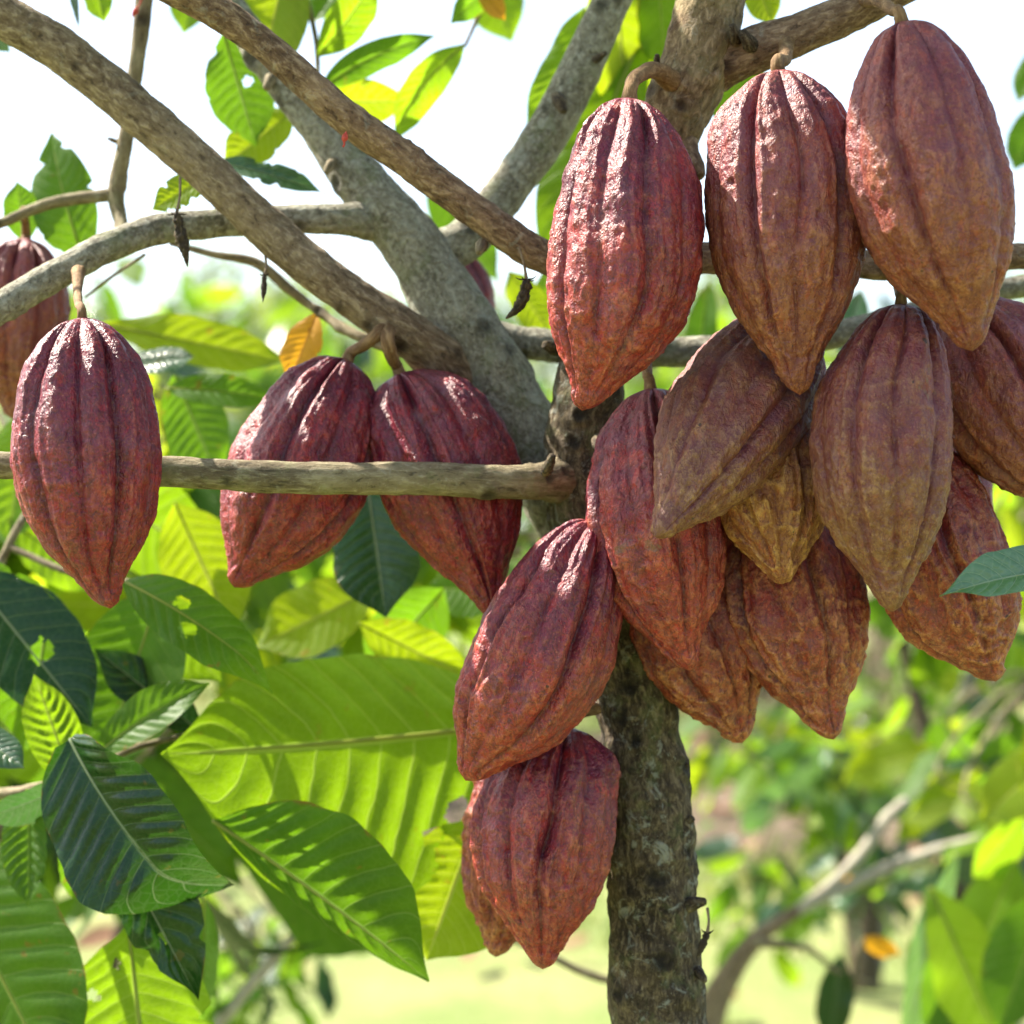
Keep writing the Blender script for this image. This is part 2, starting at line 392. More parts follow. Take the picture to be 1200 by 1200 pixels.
    if stalk:
        pts = [(*at(*p[:3]), (p[3] if len(p) > 3 else stalk_r) * K * p[2]) for p in stalk]
        e = T + ax * (.10 * R); pts.append((*(T - ax * .12 * R), stalk_r * 1.05 * K * top[2])); pts.append((*e, stalk_r * 1.35 * K * top[2]))
        SV, SF, SA = tube_arrays(pts, ns=20, rough=.10, step=.002, seed=seed, lump=.06)
        mesh('stalk', SV, SF, BARK['stalk'], root, attrs=SA)
    return root

LU = [0, .03, .08, .16, .28, .42, .56, .68, .78, .86, .92, .96, 1]
LW = [.02, .14, .36, .62, .86, .98, 1, .93, .76, .50, .25, .11, 0]
def leaf_arrays(base, tip, hw, n, nu=60, nv=28, bend=.0, fold=.12, wave=.03, corr=0.00061, twist=0., seed=0, holes=(), notch=0., vw=11., sbend=0., curltip=0., blunt=1.):
    """base, tip in metres; hw = (left, right) half widths; n = rough normal"""
    base = np.asarray(base, float); tip = np.asarray(tip, float)
    d = tip - base; L = np.linalg.norm(d); d /= L
    n = np.asarray(n, float); n = n - d * n.dot(d); n /= np.linalg.norm(n)
    b = np.cross(d, n)
    u = np.linspace(0, 1, nu); v = np.linspace(-1, 1, nv)
    U, Vv = np.meshgrid(u, v, indexing='ij')
    prof = np.interp(u, LU, LW)
    prof = prof ** blunt
    if nu > 20: prof = np.convolve(np.pad(prof, 2, mode='edge'), [.1, .2, .4, .2, .1], 'valid'); prof[-1] = 0.001
    ed = np.stack([np.sign(Vv) * 7, U * 9, U * 0 + seed], -1)
    W = np.where(Vv < 0, hw[0], hw[1]) * prof[:, None] * (1 + .06 * fbm(ed, 2, seed))
    if notch: W = W * (1 - notch * np.clip(fbm(np.stack([np.sign(Vv) * 3, U * 14, U * 0 + seed * 1.7], -1), 2, seed + 3) - .25, 0, 1) * 2)
    av = np.abs(Vv)
    s = (U - .17 * av ** 1.25) * vw
    tent = np.abs(np.sin(PI * (s - .5)))          # 0 on a vein
    zz = fold * av * W + corr * 2 * tent * np.minimum(1, av * 3) * (1 - av ** 4) * np.clip(prof[:, None], 0, 1)
    zz = zz + wave * L * av ** 2 * vnoise(np.stack([np.sign(Vv) * 2 + seed, U * 5.5, U * 0 + seed * .7], -1), seed + 1)
    zz = zz + bend * L * 4 * U * (1 - U) - curltip * L * np.clip(U - .75, 0, 1) ** 2 * 8
    ang = twist * (U - .3)
    lat = W * Vv
    x = lat * np.cos(ang) ; z2 = zz + lat * np.sin(ang)
    sb = sbend * L * 4 * U * (1 - U)
    P = base + d * (U * L)[..., None] + b * (x + sb)[..., None] + n * z2[..., None]
    F = grid_faces(nu, nv, False)
    if len(holes):
        fc_u = (U[:-1, :-1] + U[1:, 1:]).ravel() / 2; fc_v = (Vv[:-1, :-1] + Vv[1:, 1:]).ravel() / 2
        keep = np.ones(len(F), bool)
        nz = vnoise(np.stack([fc_u * 40, fc_v * 14, fc_u * 0 + seed], -1), seed)
        for (hu, hv, hr) in holes:
            dd = np.sqrt(((fc_u - hu) * L) ** 2 + ((fc_v - hv) * max(hw)) ** 2)
            keep &= dd > hr * (1 + .35 * nz)
        F = F[keep]
    mid = base + d * (u * L)[:, None] + b * (sb[:, 0])[:, None] + n * (bend * L * 4 * u * (1 - u) - curltip * L * np.clip(u - .75, 0, 1) ** 2 * 8)[:, None]
    return P.reshape(-1, 3), F, {'lu': U.ravel(), 'lv': Vv.ravel()}, mid, n, L
def hero_leaf(parent, base, tip, w, kind='green', roll=0., pitch=0., midrib=True, petiole=None, **kw):
    """base/tip (px,py,Y); w px full width or (a,b) half widths; roll turns the blade about its length"""
    Bp = at(*base); Tp = at(*tip)
    hw = (w[0], w[1]) if isinstance(w, tuple) else (w / 2, w / 2)
    hw = (hw[0] * K * base[2], hw[1] * K * base[2])
    d = Tp - Bp; d /= np.linalg.norm(d)
    n0 = np.array([0, -1., 0]); n0 = n0 - d * n0.dot(d); n0 /= np.linalg.norm(n0)
    m = np.cross(d, n0)
    r = math.radians(roll)
    n = n0 * math.cos(r) + m * math.sin(r)
    V, F, A, mid, n, L = leaf_arrays(Bp, Tp, hw, n, **kw)
    o = mesh('leaf', V, F, LEAF[kind], parent, origin=Bp, attrs=A)
    if midrib:
        ts = np.linspace(0, 1, len(mid)); sel = slice(0, int(len(mid) * .93), 4)
        pts = [(*p, max(.0003, (1 - t * .93) * .0062 * L * 1.4)) for p, t in zip(mid[sel] , ts[sel])]
        if petiole: pts = [(*at(*petiole), pts[0][3] * 1.3)] + pts
        tv, tf, ta = tube_arrays(pts, ns=8, rough=0, step=.006, lump=0)
        ta['lu'] = ta['knot'] * 0 + .5; ta['lv'] = ta['knot'] * 0
        mesh('midrib', tv, tf, LEAF['gold' if kind == 'gold' else 'darkrib' if kind in ('dark', 'blue') else 'rib'], o, origin=Bp, attrs=ta)
    return o

# cheap shared leaf meshes (unit length along -Z, blade facing -Y) for everything farther off
SHARED = {}
def shared_leaf(kind, var, name='leaf'):
    key = (kind, var)
    if key not in SHARED:
        rr = random.Random(var * 13 + 5)
        V, F, A, _, _, _ = leaf_arrays((0, 0, 0), (0, 0, -1), (rr.uniform(.15, .21),) * 2, (0, -1, 0), nu=14, nv=7, bend=rr.uniform(-.06, .16), fold=rr.uniform(-.35, .35),
                                       wave=.06, corr=.0, twist=rr.uniform(-.8, .8), seed=var, curltip=rr.uniform(-.3, .6))
        me = bpy.data.meshes.new('leaf')
        me.from_pydata(V.tolist(), [], F.tolist())
        for k, a in A.items():
            q = me.attributes.new(k, 'FLOAT', 'POINT'); q.data.foreach_set('value', a.astype(np.float32))
        me.polygons.foreach_set('use_smooth', [True] * len(me.polygons)); me.materials.append(LEAF[kind])
        SHARED[key] = me
    return SHARED[key]
RNG = random.Random(21)
def pick(ws):
    t = sum(ws.values()); r = RNG.random() * t
    for k, w in ws.items():
        r -= w
        if r <= 0: return k
    return k
def cheap_leaf(parent, pos, size, kind, dirv=None, spread=.9):
    if dirv is None:
        dirv = Vector((RNG.gauss(0, spread), RNG.gauss(0, spread), -.75 + RNG.gauss(0, .35)))
    dirv = Vector(dirv).normalized()
    o = bpy.data.objects.new('leaf', shared_leaf(kind, RNG.randrange(7))); C.objects.link(o)
    q = (-dirv).to_track_quat('Z', 'Y').to_matrix().to_4x4() @ Matrix.Rotation(RNG.uniform(0, 2 * PI), 4, 'Z')
    o.matrix_basis = Matrix.Translation(Vector(pos) - ORIG[parent.name]) @ q @ Matrix.Diagonal((size * RNG.uniform(.85, 1.2), size, size, 1))
    o.parent = parent
    return o
def foliage(parent, box, n, size, ws, hang=.75, twigs=3, twig_from=None):
    """n leaves on a few twigs through a block given by photo pixels x0,y0,x1,y1 and distances Y0,Y1"""
    x0, y0, x1, y1, Y0, Y1 = box
    per = max(1, n // twigs)
    for t in range(twigs):
        Ya = RNG.uniform(Y0, Y1); Yb = min(max(Ya + RNG.uniform(-.15, .15) * (Y1 - Y0 + .2), Y0), Y1)
        a = at(RNG.uniform(x0, x1), RNG.uniform(y0, y0 + (y1 - y0) * .7), Ya)
        b = at(RNG.uniform(x0, x1), RNG.uniform(y0 + (y1 - y0) * .1, y1), Yb)
        if twig_from is not None:
            s = np.array(twig_from); pts = [(*s, .006 * size / .2), (*((s + a) / 2 + np.array([0, 0, .05])), .005 * size / .2), (*a, .0035 * size / .2), (*b, .002)]
        else: pts = [(*a, .004 * size / .2), (*((a + b) / 2 + np.array([0, 0, .03])), .003 * size / .2), (*b, .002)]
        V, F, A = tube_arrays(pts, ns=7, step=.05, rough=.1, seed=t)
        mesh('twig', V, F, BARK['twig'], parent, attrs=A)
        for k in range(per):
            f = (k + RNG.random()) / per
            p = a + (b - a) * f + np.array([RNG.gauss(0, .05), RNG.gauss(0, .05), RNG.gauss(0, .04)]) * size / .2
            out = Vector((RNG.gauss(0, 1), RNG.gauss(0, 1), -hang + RNG.gauss(0, .4)))
            cheap_leaf(parent, p, size * RNG.uniform(.65, 1.2), pick(ws), out)
    return

# ------------------------------------------------------------------ ground
def ground():
    n = 90
    xs = np.concatenate([-np.geomspace(900, .3, n // 2), np.geomspace(.3, 900, n // 2)])
    ys = np.concatenate([-np.geomspace(300, .5, 20), np.geomspace(.5, 1600, 70)])
    X, Y = np.meshgrid(xs, ys, indexing='ij')
    Z = .03 * fbm(np.stack([X / 1.6, Y / 1.6, X * 0], -1), 2, 3) * np.exp(-np.hypot(X, Y) / 60)
    t = NT('ground_soil_and_grass')
    tc = t.n('ShaderNodeTexCoord').outputs['Object']
    n1 = t.noise(tc, .9, 5, .6); n2 = t.noise(tc, 9, 5, .7); n3 = t.noise(tc, 60, 3, .7)
    col = t.mix(t.step(n1, .35, .65), (.11, .155, .030), (.20, .205, .070))
    col = t.mix(t.math('MULTIPLY', t.step(n2, .5, .66), .6), col, (.12, .18, .04))
    col = t.mix(t.math('MULTIPLY', t.step(n3, .55, .7), .35), col, (.34, .30, .17))
    h = t.math('ADD', n2, t.math('MULTIPLY', n3, .4))
    p = t.n('ShaderNodeBsdfPrincipled', i_Base_Color=col, i_Normal=t.bump(h, .6, .04)); p.inputs['Roughness'].default_value = .95
    t.t.links.new(p.outputs[0], t.out.inputs[0])
    g = mesh('ground', np.stack([X, Y, Z], -1).reshape(-1, 3), grid_faces(len(xs), len(ys), False)[:, ::-1], t.m)
    g['kind'] = 'structure'
    # leaf-strewn bare soil under the trees behind
    t = NT('bare_soil')
    tc = t.n('ShaderNodeTexCoord').outputs['Object']
    col = t.mix(t.step(t.noise(tc, 5, 5, .7), .4, .65), (.07, .045, .028), (.17, .12, .08))
    p = t.n('ShaderNodeBsdfPrincipled', i_Base_Color=col, i_Normal=t.bump(t.noise(tc, 20, 4, .7), .7, .05)); p.inputs['Roughness'].default_value = .95
    t.t.links.new(p.outputs[0], t.out.inputs[0])
    a = np.linspace(0, 2 * PI, 60, endpoint=False)
    rr = 1 + .18 * np.sin(3 * a + 1) + .1 * np.sin(7 * a)
    cx, cy = 1.7, 9.2
    V = np.vstack([[cx, cy, .045]] + [[[cx + 3.0 * s * rr[i] * math.cos(a[i]), cy + 1.7 * s * rr[i] * math.sin(a[i]), .045 - (.05 if s == 1 else 0)] for i in range(60)] for s in (.5, .92, 1)])
    F = [(0, 1 + i, 1 + (i + 1) % 60) for i in range(60)] + [(1 + k * 60 + i, 1 + (k + 1) * 60 + i, 1 + (k + 1) * 60 + (i + 1) % 60, 1 + k * 60 + (i + 1) % 60) for k in range(2) for i in range(60)]
    o = mesh('bare_soil', V, F, t.m); o['kind'] = 'structure'
    # fallen leaves
    rs = np.random.RandomState(5); VV = []; FF = []; A = {'lu': [], 'lv': []}
    for k in range(900):
        if k < 420: x = rs.normal(cx, 1.5); y = rs.normal(cy, .8)
        else: x = rs.uniform(-4, 5); y = rs.uniform(3, 14)
        s = rs.uniform(.10, .2); an = rs.uniform(0, 2 * PI)
        v, f, at_, _, _, _ = leaf_arrays((x, y, .06), (x + s * math.cos(an), y + s * math.sin(an), .06 + rs.uniform(0, .05)), (s * .2, s * .2), (rs.normal(0, .3), rs.normal(0, .3), 1), nu=5, nv=4, fold=rs.uniform(-.6, .6), bend=rs.uniform(0, .12), seed=k % 30)
        FF.append(f + sum(len(q) for q in VV) if not VV else f + off); VV.append(v); off = (off if k else 0) + len(v)
        A['lu'].append(at_['lu']); A['lv'].append(at_['lv'])
    o = mesh('fallen_leaves', np.vstack(VV), np.vstack(FF), LEAF['litter'], attrs={k: np.concatenate(q) for k, q in A.items()})
    o['kind'] = 'stuff'; o['label'] = 'brown and tan fallen leaves scattered over the ground behind the tree'; o['category'] = 'fallen leaves'
    # grass tufts
    t = NT('grass_blade')
    tc = t.n('ShaderNodeTexCoord').outputs['Object']
    col = t.mix(t.step(t.noise(tc, 3, 3), .35, .65), (.10, .17, .02), (.30, .30, .09))
    p = t.n('ShaderNodeBsdfPrincipled', i_Base_Color=col); p.inputs['Roughness'].default_value = .6
    tr = t.n('ShaderNodeBsdfTranslucent', i_Color=col)
    mx = t.n('ShaderNodeMixShader', i_0=.4, i_1=p.outputs[0], i_2=tr.outputs[0]); t.t.links.new(mx.outputs[0], t.out.inputs[0])
    N = 60000
    y = 3.2 + 16 * rs.rand(N) ** 1.5; x = (rs.rand(N) - .5) * (y * 1.3 + 2)
    ok = (((x - cx) / 2.7) ** 2 + ((y - cy) / 1.5) ** 2 > 1) & (fbm(np.stack([x * .8, y * .8, x * 0], -1), 2, 9) > -.3)
    x = x[ok]; y = y[ok]; N = len(x)
    h = rs.uniform(.03, .11, N); an = rs.uniform(0, 2 * PI, N); ln = rs.normal(0, .04, (N, 2)); w = .006 + y * .0006
    V = np.stack([np.stack([x - w * np.cos(an), y - w * np.sin(an), 0 * x - .02], -1), np.stack([x + w * np.cos(an), y + w * np.sin(an), 0 * x - .02], -1), np.stack([x + ln[:, 0], y + ln[:, 1], h], -1)], 1).reshape(-1, 3)
    o = mesh('grass', V, np.arange(3 * N).reshape(-1, 3), t.m, smooth=False)
    o['kind'] = 'stuff'; o['label'] = 'short sunlit grass on the orchard floor'; o['category'] = 'grass'
ground()

# ------------------------------------------------------------------ the cacao tree
TREE = empty('cacao_tree', at(775, 600, 1.29) * np.array([1, 1, 0]), 'dark barked cacao tree with pale grey side limbs carrying the red pods', 'cacao tree')
TY = 1.285
tube('trunk', [(775, 3400, TY, 75), (772, 1900, TY, 64), (770, 1400, TY, 58), (769, 1200, TY, 55), (764, 1040, TY, 53), (752, 880, TY, 49), (735, 770, TY, 47), (705, 660, TY, 45), (684, 590, TY, 44),
               (680, 520, TY, 43), (694, 440, TY - .005, 42), (722, 340, TY - .01, 40), (752, 250, TY - .02, 38), (775, 180, TY - .03, 34)],
     BARK['trunk'], TREE, ns=80, rough=.13, step=.003, knots=110, seed=3, lump=.06, knot_r=.0062)
def branch(pts, m, seed, **kw):
    kw.setdefault('ns', 40); kw.setdefault('step', .003); kw.setdefault('knots', 12); kw.setdefault('rough', .075); kw.setdefault('knot_r', .0048)
    return tube('branch', pts, BARK[m], TREE, seed=seed, **kw)
branch([(700, 640, 1.33, 46), (655, 575, 1.335, 46), (615, 505, 1.34, 43), (572, 430, 1.345, 44), (530, 365, 1.35, 42), (485, 292, 1.355, 37), (440, 235, 1.36, 33), (400, 183, 1.37, 28), (350, 115, 1.38, 24), (300, 50, 1.39, 20), (245, -25, 1.40, 17), (150, -160, 1.42, 13)], 'grey', 5, knots=14, lump=.06, knot_r=.007)
branch([(-220, -120, 1.26, 24), (-60, -22, 1.27, 26), (0, 17, 1.275, 26), (75, 62, 1.28, 26), (160, 130, 1.285, 26), (250, 208, 1.29, 25), (340, 293, 1.295, 25), (420, 353, 1.30, 25), (490, 400, 1.315, 28), (545, 452, 1.345, 34), (600, 530, 1.375, 34)], 'tan', 6, knots=9)
branch([(-60, -180, 1.22, 22), (90, -72, 1.225, 20), (215, -8, 1.23, 20), (300, 45, 1.235, 19), (400, 133, 1.24, 20), (480, 190, 1.25, 20), (560, 250, 1.255, 20), (640, 302, 1.26, 20), (720, 312, 1.265, 19), (830, 302, 1.27, 19), (940, 300, 1.275, 18), (1040, 312, 1.28, 17), (1130, 305, 1.28, 16), (1260, 300, 1.28, 15), (1420, 320, 1.28, 12)], 'warm', 7, knots=16)
branch([(-150, 440, 1.24, 14), (-40, 385, 1.25, 17), (0, 361, 1.255, 18), (60, 325, 1.27, 18), (120, 292, 1.285, 18), (180, 270, 1.31, 18), (250, 262, 1.325, 17), (330, 257, 1.335, 17), (400, 257, 1.34, 18), (450, 262, 1.36, 24)], 'grey', 8, knots=8)
branch([(-160, 545, 1.17, 16), (0, 545, 1.18, 16), (100, 549, 1.185, 17), (200, 553, 1.19, 18), (350, 560, 1.20, 19), (500, 561, 1.222, 19), (590, 565, 1.24, 20), (632, 564, 1.256, 22), (652, 563, 1.27, 27), (680, 560, 1.295, 34)], 'twig', 9, knots=9)
branch([(760, -90, 1.37, 23), (722, -10, 1.37, 22), (690, 60, 1.37, 24), (645, 150, 1.37, 25), (600, 215, 1.37, 25), (555, 272, 1.37, 26), (515, 295, 1.365, 26), (480, 300, 1.36, 28)], 'grey', 10, knots=9)
branch([(500, 360, 1.38, 20), (575, 392, 1.38, 19), (640, 405, 1.38, 19), (740, 412, 1.38, 18), (850, 410, 1.375, 18), (980, 392, 1.37, 16), (1100, 360, 1.37, 14), (1200, 335, 1.37, 13), (1330, 320, 1.37, 10)], 'grey', 11, knots=8)
branch([(722, 330, TY - .012, 36), (752, 240, TY - .02, 36), (786, 145, TY - .03, 38), (820, 62, TY - .04, 40), (838, -20, TY - .045, 38), (862, -160, TY - .06, 36), (890, -420, TY - .06, 28)], 'upper', 33, ns=80, step=.0022, knots=14, rough=.12, lump=.07)
branch([(785, 112, 1.262, 22), (822, 84, 1.255, 34), (868, 64, 1.242, 29), (930, 42, 1.235, 25), (990, 18, 1.23, 23), (1050, -12, 1.225, 21), (1160, -70, 1.22, 18), (1300, -150, 1.22, 12)], 'warm', 12, knots=8)
branch([(782, 135, 1.255, 26), (797, 165, 1.25, 20), (807, 184, 1.245, 14), (815, 196, 1.24, 11), (819, 206, 1.237, 8)], 'upper', 13, knots=2, step=.002)
branch([(172, -40, 1.42, 11), (166, 30, 1.42, 10), (158, 90, 1.42, 9), (147, 165, 1.42, 9), (136, 225, 1.42, 10), (142, 262, 1.41, 8), (146, 290, 1.38, 6)], 'twig', 14, knots=5, ns=20)
branch([(-60, 280, 1.42, 7), (0, 262, 1.42, 6), (60, 238, 1.42, 7), (132, 228, 1.42, 8)], 'twig', 15, knots=3, ns=16)
branch([(200, 285, 1.40, 3), (250, 298, 1.40, 4), (300, 308, 1.40, 6), (340, 340, 1.40, 6), (372, 364, 1.40, 5), (412, 390, 1.38, 6), (470, 412, 1.365, 8)], 'twig', 16, knots=3, ns=16)
branch([(100, 348, 1.40, 1.5), (130, 325, 1.40, 2), (170, 298, 1.39, 2)], 'twig', 17, knots=0, ns=8)
branch([(330, -80, 1.5, 4), (362, 10, 1.51, 3.5), (372, 66, 1.51, 3), (368, 108, 1.52, 3), (345, 128, 1.53, 2)], 'twig', 80, knots=0, ns=10)
branch([(600, -80, 1.5, 4), (575, -20, 1.52, 3), (560, 20, 1.53, 2.5), (545, 54, 1.53, 2)], 'twig', 81, knots=0, ns=10)
# short broken spurs and old flower cushions on the limbs
for i, (x, y, Y, dx, dy, r) in enumerate([(770, 78, 1.232, 0, -14, 4.5), (648, 408, 1.275, -10, -4, 8), (660, 418, 1.27, 3, -12, 5), (800, 965, 1.27, 12, -6, 7), (806, 1060, 1.262, 20, -4, 9), (800, 905, 1.28, 6, -10, 4),
                                          (565, 288, 1.25, -4, 8, 7), (642, 548, 1.222, 6, -14, 7), (655, 118, 1.33, 6, 12, 8), (700, 68, 1.34, 10, -6, 5), (118, 74, 1.42, -6, -4, 3), (134, 165, 1.42, -8, -3, 3),
                                          (318, 90, 1.37, -6, 14, 8), (388, 192, 1.34, -6, 10, 6), (880, 52, 1.22, -10, -14, 10), (862, 44, 1.22, -4, -14, 8), (480, 505, 1.33, 3, -7, 3), (700, 520, 1.245, 4, 8, 7), (820, 1140, 1.262, 6, 10, 6)]):
    branch([(x - dx * .3, y - dy * .3, Y + .01, r), (x + dx * .3, y + dy * .3, Y, r * .9), (x + dx, y + dy, Y - .004, r * .55)], 'trunk' if x > 600 else 'twig', 40 + i, knots=0, ns=14, step=.002, lump=.2, rough=.2)

# ------------------------------------------------------------------ pods
pod('shaded maroon pod cut by the left edge of the photo, behind the leftmost whole pod', (30, 278, 1.44), (14, 492, 1.44), 118, 'brown', [(28, 245, 1.42, 5)], .3, 21, stalk_r=5)
pod('wine red pod hanging alone at far left in front of the thin horizontal branch', (96, 371, 1.145), (120, 714, 1.13), 172, 'wine', [(92, 318, 1.262, 8), (91, 338, 1.225, 5.5), (92, 356, 1.18, 5)], .25, 2, crest=.7, stalk_r=5, bend=.018)
pod('tilted red pod, left one of the touching pair behind the horizontal branch', (408, 421, 1.30), (278, 690, 1.27), 163, 'wine', [(452, 382, 1.300, 9), (440, 394, 1.285, 8), (424, 406, 1.29, 7)], 1.2, 3, crest=1.1, bend=-.03, tipw=1.02)
pod('red pod, right one of the touching pair behind the horizontal branch', (468, 437, 1.295), (580, 724, 1.27), 158, 'wine', [(455, 384, 1.300, 9), (454, 398, 1.28, 8.5), (459, 418, 1.285, 7.5)], .9, 4, crest=.9, tipw=0.92, bend=-.035)
pod('large glossy red pod at upper centre with sunlit left ribs and a hooked stalk', (738, 114, 1.150), (690, 482, 1.135), 184, 'red', [(790, 96, 1.235, 14), (766, 82, 1.20, 10), (744, 92, 1.165, 8.5)], .72, 5, crest=1., bend=-.052, stalk_r=8)
pod('brown red pod under the upper right branch, left of the topmost pod', (912, 81, 1.145), (934, 463, 1.135), 180, 'brown', [(922, 52, 1.225, 9), (919, 70, 1.175, 8)], .32, 6, crest=.7, stalk_r=7)
pod('topmost pod at upper right, broad and dusty purple brown with a curved stalk', (1056, 24, 1.105), (1146, 410, 1.10), 192, 'brown', [(1015, -2, 1.21, 10), (1032, 2, 1.17, 8), (1046, 12, 1.13, 7)], .15, 7, crest=.45, stalk_r=6.5, bend=.032)
pod('olive brown pod slanting down to the left, below the two upper right pods', (935, 378, 1.225), (774, 634, 1.115), 152, 'olive', [(915, 340, 1.27, 8)], .5, 8, crest=1.1, bend=.015, tipw=.95)
pod('olive and purple pod at the front of the cluster with sun flecks on its shoulder', (1056, 355, 1.145), (1045, 717, 1.125), 172, 'olive', [(1052, 318, 1.27, 7), (1054, 342, 1.19, 6)], .30, 9, crest=.6, bend=.05, stalk_r=6)
pod('rust brown pod cut by the right edge of the photo, beside the topmost pod', (1118, 352, 1.22), (1262, 606, 1.20), 165, 'brown', [(1115, 312, 1.28, 7)], .8, 10, crest=.8)
pod('long red pod beside the trunk, under the large glossy red one', (762, 454, 1.225), (800, 787, 1.20), 166, 'red', [(757, 425, 1.26, 7), (759, 440, 1.23, 6)], .75, 11, crest=.9, bend=.04, stalk_r=6)
pod('small ochre pod wedged behind the slanting olive pod, only its lower half showing', (880, 430, 1.230), (921, 684, 1.172), 136, 'ochre', [(900, 410, 1.28, 6)], .4, 12, crest=1.3)
pod('rust red pod at the bottom of the cluster, just under the small ochre pod', (893, 575, 1.265), (972, 868, 1.232), 166, 'rust', [(870, 560, 1.29, 6)], .65, 13, crest=1.2, tipw=0.97)
pod('rust pod lowest beside the trunk, half hidden by the long red pod', (772, 640, 1.275), (874, 869, 1.262), 152, 'rust', [(752, 628, 1.29, 6)], .2, 14, crest=1.2, tipw=1.02)
pod('orange red pod at lower right of the cluster with a folded leaf before it', (1078, 522, 1.225), (1162, 800, 1.215), 150, 'rust', [(1085, 480, 1.28, 6)], .95, 15, crest=1.0, bend=.05, tipw=1.02)
pod('very dark pod peeping out behind the orange red one on the right', (1080, 470, 1.33), (1118, 700, 1.32), 130, 'wine', [(1085, 440, 1.34, 6)], .95, 16, hi=False, crest=.8)
pod('red pod slanting left from the trunk, overlapping the lowest pod', (700, 610, 1.215), (546, 915, 1.205), 164, 'red', [(712, 596, 1.25, 8)], .55, 17, crest=1., bend=-.035, tipw=1.07)
pod('lowest red pod with narrow orange ribs, hanging against the trunk', (664, 850, 1.255), (636, 1136, 1.235), 158, 'red', [(700, 830, 1.27, 7)], .9, 18, crest=1.5, bend=.055, tipw=1.07)
pod('orange brown pod mostly hidden behind the lowest red pod', (610, 850, 1.33), (584, 1122, 1.31), 108, 'rust', [(640, 840, 1.33, 6)], .2, 19, crest=1.5, tipw=1.12)
pod('small out of focus purple pod behind the grey limb at upper centre', (527, 296, 1.52), (566, 405, 1.52), 66, 'wine', [(520, 280, 1.50, 4)], .2, 20, hi=False, stalk_r=4)

# ------------------------------------------------------------------ dried flower pods and buds
def dried(label, top, a, b, w, seed, curve=0, hook=None):
    root = empty('dried_pod', at(*top), label, 'dried pod', 'shrivelled young pods hanging from the branches')
    A = at(*a); B = at(*b); n = 9; r = w * K * a[2] / 2
    sd = np.cross(B - A, [0, 1., 0]); sd /= np.linalg.norm(sd)
    pr = [.5, .85, .7, 1, .95, .85, .65, .4, .12]
    pts = [(*(A + (B - A) * i / (n - 1) + sd * curve * math.sin(PI * i / (n - 1)) * np.linalg.norm(B - A)), r * pr[i]) for i in range(n)]
    V, F, At = tube_arrays(pts, ns=18, rough=.5, step=.0008, lump=.14, seed=seed, knots=0)
    mesh('shrivelled_husk', V, F, BARK['dead'], root, attrs=At)
    T = at(*top); M = (T + A) / 2 + sd * .001
    V, F, At = tube_arrays([(*T, .0010), (*M, .0008), (*A, .0012)], ns=8, rough=.1, step=.002, lump=.05)
    mesh('stalk', V, F, BARK['tan'], root, attrs=At)
    VV = []; FF = []; off = 0; AA = {'tube': [], 'knot': []}
    for k in range(5):                               # little dried sepals where stalk meets husk
        an = k * 2 * PI / 5 + seed; dv = np.array([math.cos(an), math.sin(an) * .7, .25 * math.sin(3 * an)])
        v, f, q = tube_arrays([(*A, .0007), (*(A + dv * r * 1.2), .0005), (*(A + dv * r * 1.7 + [0, 0, .001]), .0002)], ns=6, step=.001, nmin=4)
        VV.append(v); FF.append(f + off); off += len(v); AA['tube'].append(q['tube']); AA['knot'].append(q['knot'])
    mesh('sepals', np.vstack(VV), np.vstack(FF), BARK['dead'], root, attrs={k: np.concatenate(q) for k, q in AA.items()})
dried('shrivelled black pod hanging in front of the bend of the grey side branch', (211, 208, 1.268), (207, 250, 1.262), (220, 312, 1.262), 15, 1)
dried('tiny shrivelled pod hanging below the long diagonal branch near the yellow leaf', (311, 300, 1.285), (310, 322, 1.28), (308, 354, 1.28), 7, 2)
dried('curled shrivelled pod hanging left of the large central pod', (608, 290, 1.232), (617, 328, 1.23), (593, 373, 1.23), 15, 3, curve=.14)
dried('thin shrivelled pod hanging from a spur low on the trunk', (829, 1064, 1.258), (829, 1093, 1.255), (817, 1124, 1.255), 9, 4)
def bud(label, stem, base, tip, w):
    root = empty('flower_bud', at(*stem), label, 'flower bud', 'red buds on the branches')
    A = at(*base); B = at(*tip); r = w * K * base[2] / 2
    pts = [(*(A + (B - A) * i / 6), r * q) for i, q in enumerate([.35, .8, 1, .95, .75, .45, .1])]
    V, F, At = tube_arrays(pts, ns=14, rough=.1, step=.0007, lump=.1)
    mesh('petals', V, F, BARK['bud'], root, attrs=At)
    V, F, At = tube_arrays([(*at(*stem), .0007), (*((at(*stem) + A) / 2 + [.0006, 0, 0]), .0006), (*A, .0007)], ns=8, step=.001)
    mesh('stem', V, F, BARK['bud'], root, attrs=At)
bud('pink red bud on a hairlike stem at the top of the thin upright branch', (166, -2, 1.40), (161, 9, 1.40), (155, 20, 1.40), 7)
bud('red bud standing on the knuckle of the second diagonal branch', (402, 172, 1.215), (403, 166, 1.215), (406, 154, 1.215), 8)

